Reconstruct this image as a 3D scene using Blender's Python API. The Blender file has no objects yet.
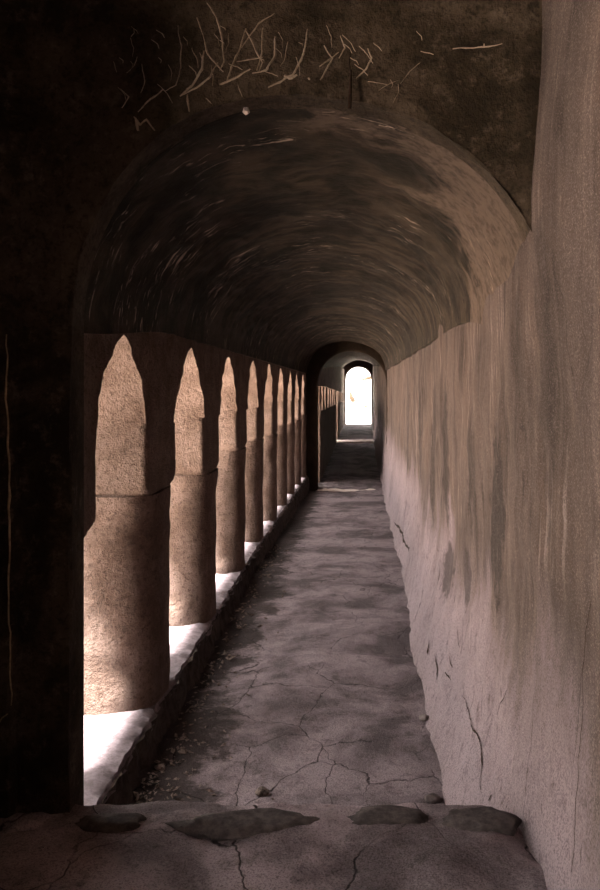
import bpy, math, random
from mathutils import Vector, noise
random.seed(7)
C = bpy.context.scene.collection
F = 800.0                      # focal length in pixels (600x890 frame)
VX, VY = 357.0, 388.0          # vanishing point of the passage

def tag(o, label=None, cat=None, group=None, kind=None):
    if label: o['label'] = label
    if cat: o['category'] = cat
    if group: o['group'] = group
    if kind: o['kind'] = kind
    return o

def mesh_obj(name, verts, faces, mat, parent=None, smooth=True, uvs=None):
    me = bpy.data.meshes.new(name)
    me.from_pydata([tuple(v) for v in verts], [], faces)
    me.validate(); me.update()
    if smooth:
        me.polygons.foreach_set('use_smooth', [True]*len(me.polygons))
    me.materials.append(mat)
    if smooth: me.set_sharp_from_angle(angle=math.radians(55))
    o = bpy.data.objects.new(name, me)
    C.objects.link(o)
    if parent: o.parent = parent
    return o

def empty(name, loc):
    o = bpy.data.objects.new(name, None); C.objects.link(o)
    o.location = loc; o.empty_display_size = .2
    return o

def grid(rows, close_v=False, cap=False):
    """rows: list of equally long point lists -> verts, faces"""
    V = []; Fc = []
    n = len(rows[0])
    for r in rows: V += r
    for i in range(len(rows)-1):
        m = n if close_v else n-1
        for j in range(m):
            a = i*n+j; b = i*n+(j+1) % n
            Fc.append((a, b, b+n, a+n))
    if cap:
        Fc.append(tuple(range(n))[::-1])
        k = (len(rows)-1)*n
        Fc.append(tuple(range(k, k+n)))
    return V, Fc

def fr(x, y, z, s=1.0, o=4):
    return noise.fractal(Vector((x*s, y*s, z*s)), 1.0, 2.0, o)
def sm(a, b, x):
    t = max(0., min(1., (x-a)/(b-a))); return t*t*(3-2*t)
def lin(pts, x):
    if x <= pts[0][0]: return pts[0][1]
    for (a, p), (b, q) in zip(pts, pts[1:]):
        if x <= b: return p+(q-p)*(x-a)/(b-a)
    return pts[-1][1]
def seq(a, b, n, p=1.0):
    return [a+(b-a)*((i/n)**p) for i in range(n+1)]

# ------------------------------------------------------------------ materials
class NT:
    def __init__(s, name):
        s.m = bpy.data.materials.new(name); s.m.use_nodes = True
        s.t = s.m.node_tree; s.t.nodes.clear()
        s.out = s.n('ShaderNodeOutputMaterial'); s.b = s.n('ShaderNodeBsdfPrincipled')
        s.t.links.new(s.b.outputs[0], s.out.inputs[0])
        s.b.inputs['Roughness'].default_value = .95
        s.b.inputs['Specular IOR Level'].default_value = .15
        s.co = s.n('ShaderNodeNewGeometry').outputs['Position']
    def n(s, t): return s.t.nodes.new(t)
    def l(s, a, b): s.t.links.new(a, b)
    def mapping(s, scale, rot=(0, 0, 0), src=None):
        m = s.n('ShaderNodeMapping'); m.inputs['Scale'].default_value = scale
        m.inputs['Rotation'].default_value = rot
        s.l(src or s.co, m.inputs[0]); return m.outputs[0]
    def noise(s, scale, detail=6, rough=.6, src=None, dist=0.):
        m = s.n('ShaderNodeTexNoise'); m.inputs['Scale'].default_value = scale
        m.inputs['Detail'].default_value = detail; m.inputs['Roughness'].default_value = rough
        m.inputs['Distortion'].default_value = dist
        s.l(src or s.co, m.inputs['Vector']); return m.outputs[0]
    def ramp(s, fac, a, b, lo=0., hi=1.):
        m = s.n('ShaderNodeMapRange'); m.interpolation_type = 'SMOOTHSTEP'
        m.inputs[1].default_value = a; m.inputs[2].default_value = b
        m.inputs[3].default_value = lo; m.inputs[4].default_value = hi
        s.l(fac, m.inputs[0]); return m.outputs[0]
    def mix(s, fac, a, b, mode='MIX'):
        m = s.n('ShaderNodeMix'); m.data_type = 'RGBA'; m.blend_type = mode
        for i, v in ((0, fac), (6, a), (7, b)):
            if isinstance(v, (int, float)): m.inputs[i].default_value = v
            elif isinstance(v, tuple): m.inputs[i].default_value = (*v, 1)
            else: s.l(v, m.inputs[i])
        return m.outputs[2]
    def math(s, op, a, b=0.):
        m = s.n('ShaderNodeMath'); m.operation = op
        for i, v in ((0, a), (1, b)):
            if isinstance(v, (int, float)): m.inputs[i].default_value = v
            else: s.l(v, m.inputs[i])
        return m.outputs[0]
    def color(s, c, k=.38): s.l(s.mix(1.0, c, (k, k, k), 'MULTIPLY'), s.b.inputs['Base Color'])
    def bump(s, h, st=.5, d=.01, prev=None):
        m = s.n('ShaderNodeBump'); m.inputs['Strength'].default_value = st; m.inputs['Distance'].default_value = d
        s.l(h, m.inputs['Height'])
        if prev: s.l(prev, m.inputs['Normal'])
        s.l(m.outputs[0], s.b.inputs['Normal']); return m.outputs[0]

def m_jamb():      # pale peach lime plaster on the piers
    k = NT('pale_lime_plaster')
    n1 = k.noise(5, 8, .65); n2 = k.noise(38, 6, .7); n3 = k.noise(120, 3, .6)
    c = k.mix(k.ramp(n1, .35, .65), (.25, .165, .125), (.42, .30, .245))
    c = k.mix(k.ramp(n2, .52, .64, 0, .8), c, (.17, .11, .08))
    c = k.mix(k.ramp(n2, .42, .30, 0, .5), c, (.50, .38, .31))
    c = k.mix(k.ramp(n3, .52, .62, 0, .45), c, (.16, .10, .075))
    k.color(c)
    b = k.bump(n2, .9, .025); k.bump(n3, .7, .010, b)
    return k.m
def m_arcade():
    k = NT('sooty_brown_plaster')
    n1 = k.noise(3, 8, .65); n2 = k.noise(30, 6, .7)
    c = k.mix(k.ramp(n1, .35, .7), (.055, .036, .022), (.10, .068, .048))
    c = k.mix(k.ramp(n2, .55, .75, 0, .5), c, (.14, .10, .07))
    k.color(c); k.bump(n2, .7, .012)
    return k.m
def m_vault():
    k = NT('vault_plaster')
    # strokes: short, following the ring of the vault, patchy
    st = k.noise(1, 7, .68, k.mapping((7, 30, 7), (.1, 0, .35)), 1.0)
    st2 = k.noise(1, 5, .6, k.mapping((9, 70, 9), (.12, 0, -.3)), .5)
    patch = k.noise(1.6, 5, .6); n2 = k.noise(22, 8, .7); big = k.noise(2.6, 6, .62, dist=.6)
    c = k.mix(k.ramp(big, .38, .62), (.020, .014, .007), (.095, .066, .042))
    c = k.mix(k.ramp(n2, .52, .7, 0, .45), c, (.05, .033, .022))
    f = k.math('MULTIPLY', k.ramp(st, .57, .65), k.ramp(patch, .51, .60))
    c = k.mix(f, c, (.70, .54, .44))
    f2 = k.math('MULTIPLY', k.ramp(st2, .60, .70, 0, .35), k.ramp(patch, .58, .44))
    c = k.mix(f2, c, (.22, .16, .12))
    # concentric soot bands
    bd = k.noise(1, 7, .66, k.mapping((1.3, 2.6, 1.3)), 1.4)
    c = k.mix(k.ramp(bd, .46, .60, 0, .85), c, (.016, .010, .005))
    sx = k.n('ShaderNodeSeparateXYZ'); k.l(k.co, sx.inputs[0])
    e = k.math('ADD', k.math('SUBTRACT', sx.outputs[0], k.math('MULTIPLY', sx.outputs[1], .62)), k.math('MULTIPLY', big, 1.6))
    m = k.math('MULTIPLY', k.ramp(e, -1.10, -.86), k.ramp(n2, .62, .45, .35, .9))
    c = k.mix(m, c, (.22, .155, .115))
    c = k.mix(k.math('MULTIPLY', f, .8), c, (.70, .54, .44))
    k.color(c)
    b = k.bump(st, .6, .02); k.bump(n2, .6, .015, b)
    return k.m
def m_spandrel():
    k = NT('portal_plaster')
    big = k.noise(2.2, 7, .65, dist=.5); n2 = k.noise(18, 8, .72); n3 = k.noise(60, 5, .7)
    c = k.mix(k.ramp(big, .35, .65), (.045, .030, .016), (.17, .12, .08))
    c = k.mix(k.ramp(n2, .52, .68, 0, .7), c, (.24, .175, .125))
    c = k.mix(k.ramp(n2, .48, .36, 0, .7), c, (.035, .024, .014))
    c = k.mix(k.ramp(n3, .52, .62, 0, .5), c, (.03, .02, .012))
    k.color(c); b = k.bump(n2, .9, .03); k.bump(n3, .7, .012, b)
    return k.m
def m_right():
    k = NT('streaked_limewash')
    st = k.noise(1, 8, .66, k.mapping((.4, 5, .8)), .6)
    st2 = k.noise(1, 6, .6, k.mapping((1, 26, 1.3)), .4)
    drip = k.noise(1, 6, .62, k.mapping((.4, 5.5, .62)), .25)
    big = k.noise(1.3, 5, .6); fine = k.noise(70, 5, .7); mid = k.noise(14, 6, .65)
    c = k.mix(k.ramp(st, .30, .72), (.06, .041, .031), (.22, .163, .138))
    c = k.mix(k.ramp(big, .42, .62, 0, .55), c, (.21, .14, .105))
    c = k.mix(k.ramp(st2, .56, .70, 0, .35), c, (.10, .065, .048))
    c = k.mix(k.math('MULTIPLY', k.ramp(drip, .55, .62, 0, .9), k.ramp(k.noise(1.6, 3), .44, .54)), c, (.05, .033, .024))
    # runs of lime higher up
    c = k.mix(k.math('MULTIPLY', k.ramp(st2, .46, .36, 0, .6), k.ramp(big, .45, .6)), c, (.52, .43, .40))
    sz = k.n('ShaderNodeSeparateXYZ'); k.l(k.co, sz.inputs[0])
    def stain(y, z, ry, rz, amt):
        a = k.math('DIVIDE', k.math('SUBTRACT', sz.outputs[1], y), ry); b = k.math('DIVIDE', k.math('SUBTRACT', sz.outputs[2], z), rz)
        r = k.math('ADD', k.math('ADD', k.math('MULTIPLY', a, a), k.math('MULTIPLY', b, b)), k.math('MULTIPLY', k.math('SUBTRACT', st, .5), 2.6))
        r = k.math('ADD', r, k.math('MULTIPLY', k.math('SUBTRACT', mid, .5), 3.5))
        return k.ramp(r, 1.5, .5, 0, min(1., amt*1.25))
    SP = [stain(3.37, -.56, .16, .34, .75), stain(4.05, -.42, .13, .34, .6), stain(5.2, -.42, .17, .42, .7), stain(6.2, -.5, .15, .5, .6), stain(7.4, -.45, .22, .5, .7),
          stain(9.3, -.5, .3, .6, .6), stain(2.45, .1, .10, .5, .4), stain(5.0, -1.15, .25, .16, .6), stain(4.2, -.98, .12, .14, .5)]
    # salt-whitened foot of the wall, ragged upper limit
    sx = k.n('ShaderNodeSeparateXYZ'); k.l(k.co, sx.inputs[0])
    edge = k.math('ADD', sx.outputs[2], k.math('ADD', k.math('MULTIPLY', k.noise(1, 5, .6, k.mapping((.5, 2.2, .9))), 1.2), k.math('MULTIPLY', st, .5)))
    foot = k.ramp(edge, .15, -.40)
    c = k.mix(k.math('MULTIPLY', foot, k.ramp(big, .3, .6, .7, .92)), c, (.56, .435, .465))
    chip = k.noise(1, 6, .65, k.mapping((3, 16, 8)), 1.2)
    c = k.mix(k.math('MULTIPLY', k.ramp(chip, .62, .68, 0, .8), foot), c, (.09, .06, .05))
    for q in SP: c = k.mix(q, c, (.028, .019, .015))
    # hairline cracks
    v = k.n('ShaderNodeTexVoronoi'); v.feature = 'DISTANCE_TO_EDGE'; v.inputs['Scale'].default_value = 1
    wv = k.n('ShaderNodeMix'); wv.data_type = 'VECTOR'; wv.inputs[0].default_value = .12
    nn = k.n('ShaderNodeTexNoise'); nn.inputs['Scale'].default_value = 5; k.l(k.co, nn.inputs['Vector'])
    k.l(k.mapping((1.2, 2.0, .7)), wv.inputs[4]); k.l(nn.outputs['Color'], wv.inputs[5]); k.l(wv.outputs[1], v.inputs['Vector'])
    cr = k.math('MULTIPLY', k.ramp(v.outputs['Distance'], .007, .001), k.ramp(big, .52, .42))
    c = k.mix(k.math('MULTIPLY', cr, .75), c, (.05, .035, .03))
    c = k.mix(k.ramp(mid, .53, .70, 0, .5), c, (.15, .11, .10))
    c = k.mix(k.ramp(fine, .53, .66, 0, .5), c, (.11, .08, .07))
    gr = k.noise(170, 3, .7); c = k.mix(k.ramp(gr, .50, .60, 0, .55), c, (.09, .065, .055))
    c = k.mix(k.ramp(gr, .45, .38, 0, .3), c, (.60, .48, .46))
    k.color(c)
    b = k.bump(mid, .45, .02); b = k.bump(fine, .6, .006, b); k.bump(chip, .35, .02, b)
    return k.m
def m_floor(name='cracked_floor_screed', t=1.0, soil=False):
    k = NT(name)
    big = k.noise(1.7, 7, .62, dist=.4); mid = k.noise(9, 8, .7); fine = k.noise(75, 5, .75)
    c = k.mix(k.ramp(big, .38, .6), tuple(t*v for v in (.17, .130, .138)), tuple(t*v for v in (.54, .425, .455)))
    c = k.mix(k.ramp(mid, .52, .7, 0, .7), c, tuple(t*v for v in (.09, .07, .068)))
    c = k.mix(k.ramp(fine, .54, .68, 0, .5), c, (.06, .046, .044))
    c = k.mix(k.ramp(fine, .42, .30, 0, .4), c, (.42, .35, .36))
    gr = k.noise(170, 3, .7); c = k.mix(k.ramp(gr, .50, .60, 0, .5), c, (.07, .052, .052))
    c = k.mix(k.ramp(gr, .45, .38, 0, .35), c, (.55, .46, .48))
    if soil:     # dark earth and rotted leaves gathered along the kerb, ragged outline
        sx = k.n('ShaderNodeSeparateXYZ'); k.l(k.co, sx.inputs[0])
        e = k.math('ADD', sx.outputs[0], k.math('MULTIPLY', k.math('SUBTRACT', k.noise(2.6, 8, .72), .5), 1.1))
        c = k.mix(k.ramp(e, -.66, -.80, 0, .85), c, (.045, .033, .028))
    nn = k.n('ShaderNodeTexNoise'); nn.inputs['Scale'].default_value = 3.2; nn.inputs['Detail'].default_value = 5
    k.l(k.co, nn.inputs['Vector'])
    wv = k.n('ShaderNodeMix'); wv.data_type = 'VECTOR'; wv.inputs[0].default_value = .28
    k.l(k.mapping((1.6, 1.1, 1)), wv.inputs[4]); k.l(nn.outputs['Color'], wv.inputs[5])
    v = k.n('ShaderNodeTexVoronoi'); v.feature = 'DISTANCE_TO_EDGE'; v.inputs['Scale'].default_value = 2.1
    k.l(wv.outputs[1], v.inputs['Vector'])
    w = k.ramp(v.outputs['Distance'], .010, .002)
    cr = k.math('MULTIPLY', w, k.ramp(k.noise(1.1, 3), .40, .52))
    c = k.mix(k.math('MULTIPLY', cr, .85), c, (.035, .026, .024))
    k.color(c)
    b = k.bump(k.math('SUBTRACT', mid, k.math('MULTIPLY', cr, .6)), .7, .03)
    k.bump(fine, .6, .008, b)
    return k.m
def m_simple(name, c1, c2, sc=20, st=.6, d=.01, al=.38):
    k = NT(name); n = k.noise(sc, 7, .7)
    k.color(k.mix(k.ramp(n, .35, .65), c1, c2), al); k.bump(n, st, d); return k.m

M = {}
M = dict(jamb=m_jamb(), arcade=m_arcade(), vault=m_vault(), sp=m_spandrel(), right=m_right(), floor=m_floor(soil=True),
         slab=m_floor('worn_threshold_stone', 1.75),
         stone=m_simple('grey_stone', (.10, .08, .076), (.24, .19, .185), 25),
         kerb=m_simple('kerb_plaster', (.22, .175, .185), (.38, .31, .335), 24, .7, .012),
         sp2=m_simple('painted_edge_light', (.20, .14, .08), (.40, .29, .18), 30, al=.72),  # light on the jamb edge, painted as a paler tone
         nosing=m_simple('sunlit_step_and_peg', (.66, .56, .50), (.80, .70, .64), 12, al=.72),  # sunlight painted into the step colour; the peg is simply pale
         riser=m_simple('dark_riser', (.05, .036, .03), (.14, .105, .09), 14, .8, .02),
         ground=m_simple('dry_pale_ground', (.56, .47, .39), (.70, .60, .51), 1.5, .3, al=1.),
         chalk=m_simple('scratched_plaster', (.30, .225, .165), (.46, .36, .28), 60, .3, al=.72),
         rust=m_simple('rusty_iron', (.03, .018, .012), (.07, .035, .02), 80),
         leaf=m_simple('dry_leaf', (.07, .05, .042), (.22, .175, .155), 40, al=.72),
         bark=m_simple('dark_bark', (.05, .04, .03), (.12, .09, .06), 30),
         chip=m_simple('pale_plaster_chip', (.40, .32, .30), (.55, .47, .45), 40))

# ------------------------------------------------------------------ shape of the passage
Y1 = 2.53                                            # front of the near arch
def floor_z(y): return lin([(0, -1.80), (8, -1.80), (16.2, -2.09), (16.35, -2.03), (25, -1.72), (25.02, -1.66), (32, -1.45), (40, -1.45)], y)
def kerb_z(y): return lin([(0, -1.60), (8, -1.60), (16.2, -1.76)], y)
def foot_x(y): return lin([(0, .36), (3.4, .36), (5.5, .396), (7.1, .426), (11, .467), (16, .51), (25, .52), (32, .575)], y)
def top_x(y): return lin([(0, .575), (16, .60), (25, .60), (32, .64)], y)
def wall_x(y, z):
    t = max(0., (-.85-z)/(-.85-floor_z(max(y, 0))))
    x = top_x(y)-(top_x(y)-foot_x(y))*min(t, 1.15)**2
    x += .03*fr(3.1, y, z, .9) + .010*fr(1, y, z, 5)*sm(.5, 0, z)
    x += .022*fr(7, y, z*.6, 3.2)*sm(-.6, -1.5, z)
    x += .02*sm(.5, 1.3, z)
    return x

# right wall : solid
rows = []
for y in seq(-1.6, 2.4, 60)+seq(2.42, 9, 190)+seq(9.05, 32.3, 200):
    r = [Vector((wall_x(y, z), y, z)) for z in seq(-2.45, 1.9, 130)]
    r += [Vector((1.1, y, 1.9)), Vector((1.1, y, -2.45))]
    rows.append(r)
V, Fc = grid(rows, True, True)
w = mesh_obj('wall_right', V, Fc, M['right'])
tag(w, 'long streaked limewashed wall along the right of the passage', 'wall', kind='structure')

# floor of the passage
rows = []
for y in seq(2.45, 9, 190)+seq(9.05, 16.3, 90):
    r = []
    for x in seq(-1.12, .75, 70):
        z = floor_z(y)+.018*fr(x, y, 0, 1.5)+.008*fr(x, y, 4, 7)
        z += .05*sm(.13, 0, abs(x+1.03))*(.6+.8*fr(x, y, 9, 4))          # dirt banked along the kerb
        r.append(Vector((x, y, z)))
    r += [Vector((.75, y, -2.5)), Vector((-1.12, y, -2.5))]
    rows.append(r)
V, Fc = grid(rows, True, True)
tag(mesh_obj('floor', V, Fc, M['floor']), 'cracked grey floor of the passage', 'floor', kind='structure')
def step_floor(y0, y1, name, label):
    rows = []
    for i, y in enumerate([y0-.001]+seq(y0, y1, 50)):
        r = []
        for x in seq(-1.1, .75, 24):
            z = floor_z(y)+.012*fr(x, y, 0, 2) + .03*fr(x, y0, 3, 2.5)
            yy = y+(.05*fr(x, 0, y0, 2) if i < 2 else 0)
            r.append(Vector((x, yy, z)))
        if i == 0: r = [Vector((p.x, p.y, -2.5)) for p in r]
        r += [Vector((.75, y, -2.52)), Vector((-1.1, y, -2.52))]
        rows.append(r)
    V, Fc = grid(rows, True, True)
    tag(mesh_obj(name, V, Fc, M['floor'], smooth=False), label, 'floor', kind='structure')
step_floor(16.22, 25.0, 'floor', 'raised floor beyond the inner arch')
step_floor(25.0, 32.35, 'floor', 'top landing of the floor in front of the bright doorway')

for y0, lab in ((16.22, 'worn step edge under the inner arch, painted pale as if sunlit'), (25.0, 'worn step edge of the far landing, painted pale as if sunlit')):
    rows = []
    for x in seq(-1.1, .75, 40):
        zt = floor_z(y0+.03)+.012+.03*fr(x, y0, 3, 2.5); yy = y0-.03+.05*fr(x, 0, y0, 2)
        rows.append([Vector((x, yy, zt-.16)), Vector((x, yy-.01, zt-.02)), Vector((x, yy+.03, zt)), Vector((x, yy+.46, zt+.01)), Vector((x, yy+.46, zt-.16))])
    V, Fc = grid(rows, True, True)
    tag(mesh_obj('step_edge', V, Fc, M['nosing']), lab, 'step', kind='structure')  # pale colour stands in for sunlight across the step

# stone threshold the camera looks over
rows = []
EDGE = lambda x: 2.62+.04*fr(x, 2, 0, 2.6)
ys = seq(-1.5, 1.5, 30)+seq(1.52, 2.60, 70)
def slab_z(x, y):
    z = -1.35+.03*fr(x, y, 0, 1.6)+.014*fr(x, y, 5, 6)
    z -= .012*sm(2.45, 2.65, y) + .05*sm(.38, .58, x)*sm(1.9, 2.6, y)
    return z
for y in ys+[2.601]:
    r = []
    for x in seq(-2.3, .62, 110):
        yy = y*EDGE(x)/2.6 if y > 0 else y
        z = slab_z(x, yy)
        if y > 2.6: z = -2.5
        r.append(Vector((x, yy, z)))
    r += [Vector((.62, y, -2.5)), Vector((-2.3, y, -2.5))]
    rows.append(r)
V, Fc = grid(rows, True, True)
tag(mesh_obj('threshold_step', V, Fc, M['slab']), 'rough worn stone threshold across the foreground under the arch', 'step', kind='structure')

def rock(name, c, rx, ry, rz, mat, seed, parent=None, flat=.0):
    V = []; Fc = []; nu, nv = 28, 14
    rows = []
    for i in range(nv+1):
        ph = -math.pi/2+math.pi*i/nv
        r = []
        for j in range(nu):
            th = 2*math.pi*j/nu
            d = Vector((math.cos(ph)*math.cos(th), math.cos(ph)*math.sin(th), math.sin(ph)))
            k = 1+.28*fr(d.x+seed, d.y, d.z, 1.3)+.10*fr(d.x, d.y+seed, d.z, 4)
            z = d.z*rz*k
            if flat: z = max(min(z, rz*flat), -rz*flat)
            r.append(Vector((d.x*rx*k, d.y*ry*k, z)))
        rows.append(r)
    V, Fc = grid(rows, True)
    o = mesh_obj(name, V, Fc, mat, parent); o.location = c
    return o
def at(px, py, z):   # point of the plane Z=z seen at this photo pixel
    y = F*(-z)/(py-VY); return ((px-VX)*y/F, y, z)

# flat stones bedded in the threshold
for i, (px, py, rx, ry, lab) in enumerate([
    (392, 822, .135, .075, 'dark oval flat stone bedded in the threshold near its right-hand middle'),
    (480, 826, .115, .070, 'broad flat stone at the right end of the threshold against the wall'),
    (255, 830, .24, .065, 'long dark flat stone in the middle of the threshold'),
    (22, 822, .10, .075, 'lumpy pale stone at the left end of the threshold'),
    (112, 824, .12, .05, 'flat dark stone of the threshold below the lit kerb')]):
    x, y, z = at(px, py, -1.36)
    o = rock('paving_stone', (x, y, slab_z(x, y)-.010), rx, ry, .035, M['slab'] if i in (3,) else M['stone'], i*3.3, flat=.75)
    tag(o, lab, 'stone', 'flat stones bedded in the threshold')

# ------------------------------------------------------------------ arched cross walls
def arch_pts(cx, aL, aR, z0, rise, zb, n=2.1, jl=30, xl=None):
    """outline from the bottom left, over the arch, to the bottom right"""
    P = [(cx-aL, zb+(z0-zb)*i/jl) for i in range(jl)]
    for i in range(91):
        t = math.pi-math.pi*i/90
        c, s = math.cos(t), math.sin(t)
        nn = 2.0 if c < 0 else n
        a = aL if c < 0 else aR
        P.append((cx+a*math.copysign(abs(c)**(2/nn), c), z0+rise*abs(s)**(2/nn)))
    P += [(cx+aR, z0+(zb-z0)*(i+1)/jl) for i in range(jl)]
    return P
def cross_wall(name, P, y0, y1, x0, x1, zt, mat, rough=.012, nv=40, seed=0, z0=0., ledge=None):
    cx = sum(p[0] for p in P)/len(P)
    rows = []
    for (x, z) in P:
        if z <= z0: ox, oz = (x0 if x < cx else x1), z
        else:
            dx, dz = x-cx, max(z-z0, 1e-4)
            k = min(((x1-cx) if dx > 0 else (cx-x0))/max(abs(dx), 1e-4), (zt-z0)/dz)
            ox, oz = cx+dx*k, z0+dz*k
        r = []
        for j in range(nv+1):
            t = 1-j/nv
            t = t**1.3
            X, Z = x+(ox-x)*t, z+(oz-z)*t
            r.append(Vector((X, y0+face_disp(X, Z, rough, seed)-(ledge(X, Z) if ledge else 0)+.015*sm(.035, 0, t*math.hypot(ox-x, oz-z)), Z)))
        e = Vector((x, 0, z))
        for j in range(1, 10):
            yy = y0+.012+(y1-y0-.012)*j/10
            d = .012*fr(x, yy*2, z, 3)*(1-j/10.)
            r.append(Vector((x+d, yy, z+d)))
        r += [Vector((x, y1, z)), Vector((ox, y1, oz))]
        rows.append(r)
    V, Fc = grid(rows, True, True)
    return mesh_obj(name, V, Fc, mat)
def face_disp(X, Z, rough, seed): return rough*(1.2*fr(X, seed, Z, 2.2)+.6*fr(X, seed, Z, 9))

AC, AZ, AR_, AH = -.235, .2, .85, .735
P = arch_pts(AC, .68, AR_, AZ, AH, -1.48, 2.15)
ledge1 = lambda X, Z: .035*sm(-1.075, -1.095, X+.008*fr(0, 0, Z, 5))
o = cross_wall('wall_front', P, Y1, Y1+.15, -2.35, .85, 1.75, M['sp'], .02, 70, 0, AZ, ledge1)
wf = tag(o, 'dark scratched plaster wall above and left of the near arch', 'wall', kind='structure')
P = arch_pts(-.12, .68, .72, .05, .70, -2.3, 2.1)
o = cross_wall('wall_inner', P, 16.2, 16.5, -1.6, .95, 1.15, M['arcade'], .02, 16, 4, .05)
tag(o, 'inner cross wall with a lower arch at the far end of the pillars', 'wall', kind='structure')
P = arch_pts(.06, .50, .51, .36, .48, -1.75, 2.0)
o = cross_wall('wall_back', P, 32.0, 32.35, -1.3, 1.2, 1.5, M['right'], .02, 16, 9, .36)
tag(o, 'end wall pierced by the bright arched doorway', 'wall', kind='structure')

# ------------------------------------------------------------------ vaults
def vault(name, ys, secs, top, label, mat, x0, x1):
    rows = []
    for y in ys:
        cx, aL, aR, z0, rise = secs(y)
        r = []
        for i in range(111):
            t = math.pi-math.pi*i/110
            c, s = math.cos(t), math.sin(t); a = aL if c < 0 else aR
            nn = 2.0 if c < 0 else 2.15
            far = sm(2.75, 4.5, y) if y < 16.4 else 0.
            zz, ri = (z0+(.10 if c < 0 else .16)*far), rise-(.10 if c < 0 else .16)*far
            if c >= 0: a -= .045*far
            d = .020*fr(c*2, y*1.1, s*2, 1.6)+.012*fr(c*2, y, s*2, 5)+.014*math.sin(y*4.4+2*fr(c, y, s, 1))*abs(s)
            k = 1+d*sm(2.6, 3.0, y)*(.25+.75*min(1, abs(s)*1.5))
            k = 1+(k-1)*min(1, abs(s)*2.5)
            r.append(Vector((cx+a*math.copysign(abs(c)**(2/nn), c)*k, y, zz+ri*abs(s)**(2/nn)*k)))
        r += [Vector((x1, y, z0)), Vector((x1, y, top)), Vector((x0, y, top)), Vector((x0, y, z0))]
        rows.append(r)
    V, Fc = grid(rows, True, True)
    return tag(mesh_obj(name, V, Fc, mat), label, 'ceiling', kind='structure')
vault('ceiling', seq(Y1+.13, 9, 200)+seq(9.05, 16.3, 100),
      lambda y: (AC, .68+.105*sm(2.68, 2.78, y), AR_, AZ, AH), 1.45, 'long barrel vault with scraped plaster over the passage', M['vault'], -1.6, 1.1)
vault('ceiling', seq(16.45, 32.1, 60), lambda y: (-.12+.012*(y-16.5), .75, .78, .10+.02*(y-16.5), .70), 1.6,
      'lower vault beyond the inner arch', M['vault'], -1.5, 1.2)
# unseen room in front of the arch: ceiling, and walls added to block light
def box(name, x0, x1, y0, y1, z0, z1, mat, parent=None):
    V = [Vector((x, y, z)) for x in (x0, x1) for y in (y0, y1) for z in (z0, z1)]
    Fc = [(0, 1, 3, 2), (4, 6, 7, 5), (0, 4, 5, 1), (2, 3, 7, 6), (0, 2, 6, 4), (1, 5, 7, 3)]
    return mesh_obj(name, V, Fc, mat, parent, smooth=False)
tag(box('wall_back', -2.7, 1.1, -1.9, -1.5, -2.4, 2.0, M['sp']), 'unseen rear wall added to cut the light on the near arch', 'wall', kind='structure')  # out of view, added to keep skylight off the arch wall
tag(box('wall_left', -2.7, -1.30, 1.25, 2.60, -2.4, 1.9, M['sp']), 'unseen side wall added to shade the left of the near arch', 'wall', kind='structure')  # out of view, added and placed so the left of the arch falls in shade
tag(box('ceiling', -2.7, 1.1, -1.7, 2.66, 1.75, 2.0, M['sp']), 'ceiling of the chamber in front of the arch', 'ceiling', kind='structure')

# ------------------------------------------------------------------ arcade on the left
XF, XB, ZS, ZT = -1.03, -1.56, -.20, .25
P0, SP = 3.93, 1.46               # near face of the first full pier, spacing
jit = [0, -.02, .03, -.03, .02, .03, -.02, .02, 0, 0]
piers = [(2.66, 3.13, 2.98)]      # (near face, far face upper, far face lower)
for k in range(9):
    a = P0+SP*k+jit[k]
    if a < 15.9: piers.append((a, a+.62, a+.585))
bays = [(piers[i][1], piers[i+1][0]) for i in range(len(piers)-1)] + [(piers[-1][1], 16.25)]
tipz = [.235, .25, .25, .27, .285, .27, .27, .25, .26, .25]
def arch_bottom(y):
    for i, (a, b) in enumerate(bays):
        if a < y < b:
            t = abs((y-(a+b)/2)/((b-a)/2))
            return ZS+(tipz[i]-ZS)*(1-t**1.35)**.62
    return ZS
ys = []
for i, (a, b) in enumerate(bays):
    p = piers[i]
    ys += seq(p[0], a, 14)[:-1]
    ys += [a+(b-a)*(.5-.5*math.cos(math.pi*j/40)) if j else a for j in range(40)]
ys = [2.62]+ys+[16.25, 16.4]
rows = []
for y in ys:
    zb = arch_bottom(y); zt = .62
    r = []
    for j in range(13):
        z = zb+(zt-zb)*j/12
        r.append(Vector((XF+.015*fr(0, y, z, 3)+.006*fr(0, y, z, 12), y, z)))
    r += [Vector((XB, y, zt)), Vector((XB, y, zb))]
    for j in range(1, 12):
        x = XB+(XF-XB)*j/12
        r.append(Vector((x, y, zb+.010*fr(x, y, 2, 6)*(1 if zb > ZS+.02 else 0))))
    rows.append(r)
V, Fc = grid(rows, True, True)
o_arcade = mesh_obj('wall_left', V, Fc, M['jamb'])
tag(o_arcade, 'wall with pointed arch heads above the pillars', 'wall', kind='structure')

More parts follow.
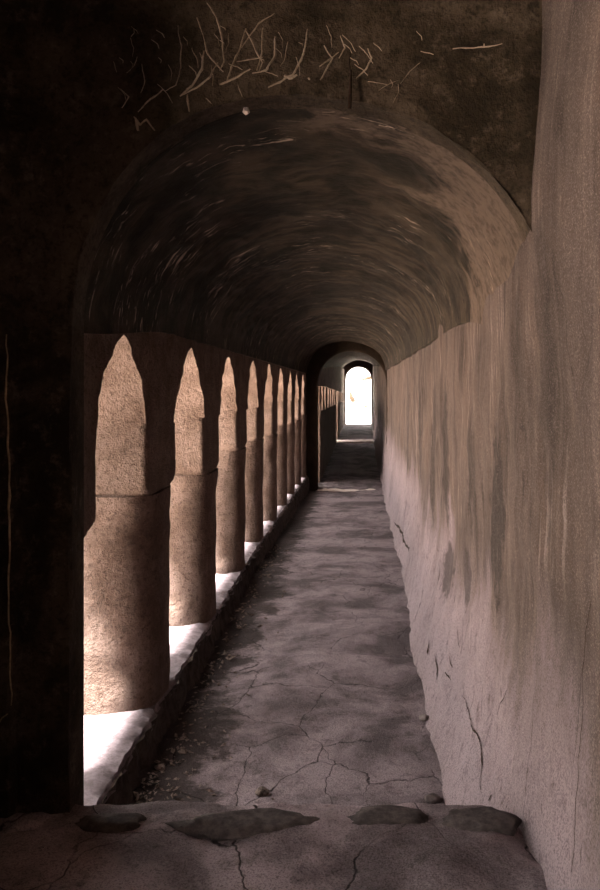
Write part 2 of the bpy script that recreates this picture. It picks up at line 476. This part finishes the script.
def section(cy, hy, cx, hx, n, m=56):
    out = []
    for j in range(m):
        t = 2*math.pi*j/m; c, s = math.cos(t), math.sin(t)
        out.append((cx+hx*math.copysign(abs(c)**(2/n), c), cy+hy*math.copysign(abs(s)**(2/n), s)))
    return out
names = ['pillar half hidden at the left edge beside the near arch', 'first full pillar from the near arch, beside the widest lit opening',
         'second full pillar from the near arch', 'third full pillar from the near arch', 'fourth full pillar from the near arch',
         'fifth full pillar from the near arch', 'sixth full pillar from the near arch', 'seventh full pillar from the near arch',
         'eighth full pillar from the near arch', 'ninth pillar, just before the inner cross wall']
ZM = -.56
for k, (a, b, bl) in enumerate(piers):
    zb = kerb_z(a)-.01
    root = empty('pillar', ((XF+XB)/2, (a+b)/2, zb))
    tag(root, 'rounded plaster '+names[k], 'pillar', 'pillars of the left arcade')
    ox, oy = root.location.x, root.location.y
    zm = ZM+.03*math.sin(k*2.3)
    rows = []
    for z in seq(zb, zm, 44):
        t = sm(zm-.16, zm, z)
        al, bl2 = a+.02, bl
        lo, hi = al+(a+.0-al)*t, bl2+(b-.0-bl2)*t*.6
        n = 2.75+1.2*t
        lo -= .02*sm(zb+.25, zb, z); 
        cx = (XF+XB)/2
        r = []
        for (x, y) in section((lo+hi)/2, (hi-lo)/2, cx-.0, (XF-XB)/2+.018, n):
            d = 1+.035*fr(x+k*5, y, z, 3)+.012*fr(x+k, y, z, 14)
            r.append(Vector((cx+(x-cx)*d-ox, (lo+hi)/2+(y-(lo+hi)/2)*d-oy, z-zb)))
        rows.append(r)
    V, Fc = grid(rows, True, True)
    mesh_obj('shaft', V, Fc, M['jamb'], root)
    rows = []
    for z in seq(zm-.005, ZS+.005, 26):
        r = []; t = sm(zm, zm+.05, z)
        lo, hi = a+.012*(1-t), b+.012+.04*(k == 0)-.05*(1-t)
        for (x, y) in section((lo+hi)/2, (hi-lo)/2, (XF+XB)/2, (XF-XB)/2, 5+17*t, 96):
            d = 1+.014*fr(x+k*5, y, z, 3.5)+.008*fr(x, y+k, z, 16)
            r.append(Vector(((XF+XB)/2+(x-(XF+XB)/2)*d-ox, (lo+hi)/2+(y-(lo+hi)/2)*d-oy, z-zb)))
        rows.append(r)
    V, Fc = grid(rows, True, True)
    ub = tag(mesh_obj('upper_block', V, Fc, M['jamb'], root), 'square-edged upper block carrying the arch')

# kerb under the pillars: pale worn top on a darker riser
kroot = tag(empty('kerb', (XF, 2.62, -1.8)), 'low continuous kerb under the pillars, brightly lit between them', 'kerb', kind='structure')
top = []; ris = []
for y in seq(2.62, 9, 220)+seq(9.03, 16.25, 140):
    kt = kerb_z(y); e = .020*fr(0, y, 0, 4)+.014*fr(0, y, 3, 15)
    base = Vector(kroot.location)
    r = [Vector((XF+.03+e+.014*fr(3, y, kt, 8), y, kt-.045-.03*abs(fr(9, y, 0, 6))))-base]
    for j in range(15):
        x = XF+.015+e*.8+(-1.95-XF)*(j/14)
        r.append(Vector((x, y, kt+.010*fr(x, y, 0, 5)+.005*fr(x, y, 0, 18)-.012*(j == 0)))-base)
    r += [Vector((-1.95, y, kt-.12))-base, Vector((XF-.03, y, kt-.12))-base]; top.append(r)
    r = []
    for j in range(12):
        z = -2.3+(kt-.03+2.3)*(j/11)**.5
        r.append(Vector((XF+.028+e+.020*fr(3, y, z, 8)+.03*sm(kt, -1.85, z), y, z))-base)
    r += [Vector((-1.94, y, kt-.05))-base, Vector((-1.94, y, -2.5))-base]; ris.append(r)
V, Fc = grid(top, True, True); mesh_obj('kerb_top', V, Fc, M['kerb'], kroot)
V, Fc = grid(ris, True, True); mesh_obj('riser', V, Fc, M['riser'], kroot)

# ------------------------------------------------------------------ far passage, left wall with slots
def lx(y): return -(1.10-.0185*y)
slots = [(17.72+1.19*i, .60) for i in range(6)]+[(25.25, .60)]+[(26.5+1.19*i, .60) for i in range(5)]
def far_bar(name, y0, y1, z0f, z1f, label, parent=None, base=None):
    rows = []; bx, by, bz = base or (0, 0, 0)
    for y in seq(y0, y1, max(4, int((y1-y0)*6))):
        z0, z1 = z0f(y), z1f(y); r = []
        for j in range(9):
            z = z0+(z1-z0)*j/8
            r.append(Vector((lx(y)+.018*fr(2, y, z, 3)-bx, y-by, z-bz)))
        r += [Vector((lx(y)-.30-bx, y-by, z1-bz)), Vector((lx(y)-.30-bx, y-by, z0-bz))]
        rows.append(r)
    V, Fc = grid(rows, True, True)
    return mesh_obj(name, V, Fc, M['jamb'], parent)
tag(far_bar('wall_left', 17.0, 24.95, lambda y: -2.45, lambda y: -.50, ''), 'parapet wall under the nearer slot windows of the far passage', 'wall', kind='structure')
tag(far_bar('wall_left', 25.55, 32.1, lambda y: -2.45, lambda y: -.50, ''), 'parapet wall under the farther slot windows of the far passage', 'wall', kind='structure')
tag(far_bar('wall_left', 16.45, 32.1, lambda y: .04-.02*max(0, y-19), lambda y: .75, ''), 'wall above the slot windows of the far passage', 'wall', kind='structure')
e = 17.0
order = ['nearest', 'second', 'third', 'fourth', 'fifth', 'sixth', 'seventh', 'eighth', 'ninth', 'tenth', 'eleventh', 'twelfth', 'farthest']
for i, (y, wd) in enumerate(slots+[(32.4, .6)]):
    y1 = min(y-wd/2, 32.05)
    b = (lx(e), (e+y1)/2, -.5)
    o = far_bar('window_pier', e, y1, lambda q: -.50, lambda q: .03-.02*max(0, q-19), '', None, b); o.location = b
    tag(o, 'small dark pier between slot windows of the far passage, %s from the inner arch' % order[i], 'pier', 'piers between the far slot windows')
    e = y+wd/2

# ------------------------------------------------------------------ outdoors
def plane(name, x0, x1, y0, y1, z, label):
    rows = [[Vector((x, y, z+.05*fr(x, y, 0, .3))) for x in seq(x0, x1, 40)] for y in seq(y0, y1, 40)]
    V, Fc = grid(rows)
    return tag(mesh_obj(name, V, Fc, M['ground']), label, 'ground', kind='structure')
plane('ground', -60, 60, -40, 120, -2.75, 'dry open ground outside')
tag(box('terrace', -3, 4, 32.34, 45, -2.8, -1.46, M['ground']), 'bright terrace outside the end doorway', 'terrace', kind='structure')

def tube(name, pts, rads, mat, parent=None, seg=8):
    rows = []
    P = [Vector(p) for p in pts]
    for i, p in enumerate(P):
        d = (P[min(i+1, len(P)-1)]-P[max(i-1, 0)]).normalized()
        u = d.cross(Vector((.3, 1, .1))).normalized(); v = d.cross(u)
        rows.append([p+rads[i]*(math.cos(2*math.pi*j/seg)*u+math.sin(2*math.pi*j/seg)*v) for j in range(seg)])
    V, Fc = grid(rows, True, True)
    return mesh_obj(name, V, Fc, mat, parent)
def atY(px, py, y): return Vector(((px-VX)*y/F, y, (VY-py)*y/F))
def out_thing(kind, pts, rads, label, cat):
    o = tube(kind, pts, rads, M['bark']); tag(o, label, cat); return o
troot = tag(empty('tree', (1.15, 38, -1.5)), 'dark tree outside whose leaning branch crosses the top of the bright doorway', 'tree')
b0 = Vector(troot.location)
tube('trunk', [Vector((1.15, 38, -1.55))-b0, Vector((1.2, 38, -.3))-b0, Vector((1.1, 38, .6))-b0, Vector((1.3, 38, 2.2))-b0], [.14, .11, .09, .04], M['bark'], troot)
tube('branch', [p-b0 for p in (atY(352, 380.6, 38), atY(358, 380.3, 38), atY(364, 379.4, 38), atY(368, 378, 38), atY(371, 377.5, 38), atY(378, 376, 38), Vector((1.13, 38, .55)))],
     [.02, .04, .05, .10, .09, .06, .06], M['bark'], troot)
rows = [[Vector((x, y, -1.52+max(0, y-40)*.1+.05*fr(x, y, 0, .8))) for x in seq(-6, 8, 30)]+[Vector((8, y, -2.9)), Vector((-6, y, -2.9))] for y in seq(39.5, 62, 40)]
V, Fc = grid(rows, True, True); tag(mesh_obj('bank', V, Fc, M['ground']), 'bright sunlit bank rising beyond the doorway', 'ground', kind='structure')
out_thing('plant_stem', [atY(348, 421.5, 34.3), atY(349, 404, 34.3), atY(349.4, 392, 34.3), atY(349.8, 387, 34.3)], [.02, .02, .02, .01], 'thin stem standing at the left side of the bright doorway', 'plant')
out_thing('tree_stump', [atY(354.5, 402, 47), atY(352.5, 399.5, 47), atY(350.8, 396, 47), atY(349.8, 390, 47)], [.10, .16, .13, .04], 'short dark leaning stump in the left of the bright doorway', 'stump')
tag(rock('boulder', atY(365.5, 406, 44.6), .13, .1, .08, M['bark'], 3.), 'small dark rock in the right half of the bright doorway', 'rock')
tag(rock('boulder', atY(350, 419.6, 36.5), .10, .1, .07, M['bark'], 8.), 'small dark rock at the lower left corner of the bright doorway', 'rock')

# ------------------------------------------------------------------ marks on the near wall
def stroke_set(name, strokes, mat, label=None, kind=None, wpx=1.0):
    V = []; Fc = []
    for pts, w in strokes:
        q = []
        for (a, b) in zip(pts, pts[1:]):
            for i in range(8): q.append((a[0]+(b[0]-a[0])*i/8, a[1]+(b[1]-a[1])*i/8))
        q.append(pts[-1])
        base = len(V); N = len(q)
        for i, (px, py) in enumerate(q):
            px += 1.2*fr(px*.06, py*.06, 1, 1); py += .8*fr(px*.06, py*.06, 5, 1)
            a = q[max(i-1, 0)]; b = q[min(i+1, N-1)]
            dx, dy = b[0]-a[0], b[1]-a[1]; L = math.hypot(dx, dy) or 1
            t = i/(N-1); ww = w*wpx*(.35+.65*math.sin(math.pi*min(1, .15+t*.75)))*(.7+.6*abs(fr(px*.3, py*.3, 0, 1)))
            for s, dd in ((-1, 0.0), (0, .0035), (1, 0.0)):
                X = (px+s*ww*(-dy/L)-VX)*Y1/F; Z = (VY-(py+s*ww*dx/L))*Y1/F
                Y = Y1+face_disp(X, Z, .02, 0)-.0015-dd-(.036 if X < -1.06 else 0)
                V.append(Vector((X, Y, Z)))
        for i in range(N-1):
            for j in range(2):
                k = base+i*3+j
                Fc.append((k, k+1, k+4, k+3))
    return mesh_obj(name, V, Fc, mat, wf)
S = [([(207, 2), (216, 16), (222, 40), (224, 60), (220, 70)], .9), ([(196, 15), (203, 36), (207, 52), (212, 60), (224, 71)], .9),
     ([(204, 50), (201, 68), (192, 84), (179, 95)], 1.3), ([(179, 95), (196, 87), (210, 76), (217, 62)], 1.0), ([(187, 94), (189, 103), (190, 113)], 1.0),
     ([(219, 83), (226, 80), (232, 64), (240, 44), (246, 28)], .9), ([(220, 83), (236, 76), (250, 68)], 1.2), ([(240, 47), (258, 24), (275, 12)], .7),
     ([(246, 30), (254, 46), (262, 62), (258, 72)], .8), ([(262, 28), (262, 50), (256, 70)], .8), ([(252, 73), (266, 70), (274, 56), (276, 36)], 1.2), ([(236, 60), (252, 58), (262, 56)], .6),
     ([(268, 87), (280, 82), (292, 74), (300, 60), (305, 44), (308, 28)], 1.1), ([(284, 76), (290, 78), (296, 74)], 1.8), ([(288, 40), (284, 58), (280, 66)], .6),
     ([(320, 66), (328, 58), (338, 50)], .8), ([(324, 44), (332, 56), (326, 70), (320, 80)], .9), ([(340, 34), (344, 46), (338, 56)], .8), ([(356, 78), (366, 70), (372, 58), (368, 48)], .9),
     ([(176, 22), (180, 44), (180, 66), (175, 84), (164, 90)], .6), ([(162, 88), (150, 98), (138, 112)], .8), ([(134, 117), (140, 126), (146, 120), (156, 132)], 1.0), ([(135, 118), (139, 132)], 1.5),
     ([(120, 88), (128, 96), (122, 108)], .6), ([(140, 62), (144, 80), (140, 92)], .5), ([(452, 50), (470, 48), (486, 47), (502, 45)], .8), ([(484, 44), (484, 48)], .7),
     ([(400, 84), (410, 70), (420, 62)], .5), ([(206, 98), (212, 104)], .5), ([(238, 84), (242, 96)], .5), ([(308, 78), (310, 80)], 1.2), ([(112, 60), (116, 72)], .5), ([(378, 92), (390, 84), (398, 80)], .5)]
for q in range(46):       # fainter short scratches around the big ones
    x = random.uniform(110, 430); y = random.uniform(20, 96); a = random.gauss(-1.1, .5); L = random.uniform(6, 24)
    if y > 88-.0016*(x-300)**2*0 and x > 210: continue
    S.append(([(x, y), (x+L*.5*math.cos(a)+2, y-L*.5*math.sin(a)), (x+L*math.cos(a), y-L*math.sin(a))], random.uniform(.25, .5)))
stroke_set('scratched_marks', S, M['chalk'], wpx=1.2)
stroke_set('edge_light_strip', [([(12, 335), (13, 420), (13, 520), (14, 620), (17, 700)], 1.3), ([(0, 728), (8, 712), (14, 708)], 1.0)], M['sp2'])  # pale strip painted where the jamb edge catches light
o = bpy.data.objects['scratched_marks']; o['label'] = 'pale scratched graffiti lines above the arch'
# crack under the iron rod
stroke_set('crack', [([(350, 48), (349, 62), (351, 76), (349, 90)], .9)], M['rust'])
# iron rod end and peg in the crown of the arch
yf = Y1-.03
o = tube('iron_rod', [atY(351, 70, yf+.01), atY(350.5, 80, yf), atY(350, 92, yf-.002), atY(349.6, 101, yf-.002), atY(349.5, 109, yf)], [.003, .0045, .006, .0075, .006], M['rust'])
tag(o, 'short rusty iron rod sticking down at the crown of the arch', 'rod')
o = tube('peg', [atY(246, 110, Y1+.03), atY(246, 111, Y1-.01), atY(246, 113, Y1-.045)], [.011, .012, .007], M['nosing'], None, 5)
tag(o, 'small pale broken peg in the edge of the arch, left of its crown', 'peg')

def on_wall(px, py):
    y = F*.5/(px-VX)
    for _ in range(30): y = .5*y+.5*F*wall_x(y, (VY-py)*y/F)/(px-VX)
    return y, (VY-py)*y/F
def wall_cracks(strokes):
    V = []; Fc = []
    for pts, w in strokes:
        q = []
        P3 = [on_wall(*p) for p in pts]
        for (a, b) in zip(P3, P3[1:]):
            for i in range(14): q.append((a[0]+(b[0]-a[0])*i/14, a[1]+(b[1]-a[1])*i/14))
        q.append(P3[-1]); n = len(q)
        for i, (y, z) in enumerate(q):
            y += .010*fr(y, z, 2, 14); ww = w*.5*(.4+abs(fr(y, z, 7, 20))*1.2)*math.sin(math.pi*(.08+.84*i/(n-1)))
            a = q[max(i-1, 0)]; b = q[min(i+1, n-1)]
            dy, dz = b[0]-a[0], b[1]-a[1]; L = math.hypot(dy, dz) or 1
            for t in (-1, 0, 1):
                yy, zz = y-t*ww*dz/L, z+t*ww*dy/L
                V.append(Vector((wall_x(yy, zz)-.0045-(.001 if t == 0 else 0), yy, zz)))
        base = len(V)-3*n
        for i in range(n-1):
            for j in range(2):
                v = base+i*3+j; Fc.append((v, v+1, v+4, v+3))
    return mesh_obj('wall_cracks', V, Fc, M['rust'], bpy.data.objects['wall_right'])
w = bpy.data.objects['wall_right']
WC = [([(463, 695), (470, 712), (474, 730), (481, 742), (483, 762), (482, 790)], .012), ([(592, 600), (586, 660), (584, 720), (580, 760), (577, 820), (573, 872)], .006),
      ([(498, 715), (503, 700), (509, 690)], .008), ([(476, 690), (470, 714)], .006), ([(489, 800), (493, 795)], .016), ([(394, 522), (400, 530), (406, 545), (409, 552)], .05),
      ([(436, 655), (438, 668), (437, 680)], .014), ([(450, 655), (453, 668)], .012), ([(458, 628), (461, 648)], .012), ([(446, 672), (452, 680)], .012),
      ([(424, 590), (420, 606), (416, 622)], .03), ([(441, 560), (438, 585)], .02), ([(430, 640), (428, 655)], .02)]
wall_cracks(WC)

# ------------------------------------------------------------------ litter on the floor
def litter():
    V = []; Fc = []
    for i in range(480):
        t = random.random()
        y = 3.3+6*t**2.4
        x = XF+.07+abs(random.gauss(0, .10 if random.random() < .8 else .22))*(1.3 if y < 4.2 else .8)
        if x > .3: continue
        s = random.uniform(.005, .022)*(1 if y < 5 else 1.3)
        a = random.uniform(0, 6.28); z = floor_z(y)+.012+.05*sm(.13, 0, abs(x+1.03))+random.uniform(0, .012)
        u = Vector((math.cos(a), math.sin(a), random.uniform(-.4, .4)))*s
        v = Vector((-math.sin(a), math.cos(a), random.uniform(-.5, .5)))*s*random.uniform(.3, .7)
        c = Vector((x, y, z)); b = len(V)
        V += [c-u, c-v*.8+u*.2, c+u, c+v, c+Vector((0, 0, s*.4)), c-Vector((0, 0, s*.3))]
        for p in range(4):
            q = (p+1) % 4
            Fc += [(b+p, b+q, b+4), (b+q, b+p, b+5)]
    return mesh_obj('leaf_litter', V, Fc, M['leaf'], smooth=False)
tag(litter(), 'dry leaf litter and grit lying along the foot of the kerb', 'leaf litter', kind='stuff')
for i, (px, py, r, m, lab) in enumerate([
    (424, 718, .022, 'chip', 'small pale chip of plaster on the floor beside the foot of the right wall'),
    (160, 768, .020, 'chip', 'pale chip lying in the litter beside the lit kerb'),
    (433, 800, .030, 'stone', 'small dark stone in the corner between threshold and right wall'),
    (262, 792, .024, 'leaf', 'small brown stone on the open floor just behind the threshold'),
    (183, 752, .018, 'leaf', 'small brown stone on the floor nearest the first full pillar')]):
    x, y, z = at(px, py, -1.79)
    tag(rock('pebble', (x, y, floor_z(y)+.012), r*1.3, r, r*.7, M[m], i*2.1+.5), lab, 'pebble', 'loose pebbles on the passage floor')

# ------------------------------------------------------------------ light and camera
W = bpy.data.worlds.new('World'); bpy.context.scene.world = W; W.use_nodes = True
nt = W.node_tree; bg = nt.nodes['Background']
bg.inputs[0].default_value = (1.0, .94, .885, 1); bg.inputs[1].default_value = 1.0
s = bpy.data.lights.new('sun', 'SUN'); s.energy = 10; s.angle = math.radians(6); s.color = (1, .93, .88)
so = bpy.data.objects.new('sun', s); C.objects.link(so)
az, el = math.radians(203), math.radians(75)     # direction towards the sun
d = Vector((math.cos(az)*math.cos(el), math.sin(az)*math.cos(el), math.sin(el)))
so.rotation_euler = d.to_track_quat('Z', 'Y').to_euler()

cam = bpy.data.cameras.new('camera'); co = bpy.data.objects.new('camera', cam); C.objects.link(co)
co.location = (0, 0, 0); co.rotation_euler = (math.pi/2, 0, 0)
cam.sensor_fit = 'VERTICAL'; cam.sensor_height = 36; cam.lens = F/890*36
cam.shift_x = -(VX-300)/890; cam.shift_y = -(445-VY)/890
cam.clip_start = .05; cam.clip_end = 500
bpy.context.scene.camera = co
vs = bpy.context.scene.view_settings
vs.view_transform = 'Standard'; vs.look = 'None'; vs.gamma = 1; vs.use_curve_mapping = False
vs.exposure = 3.68
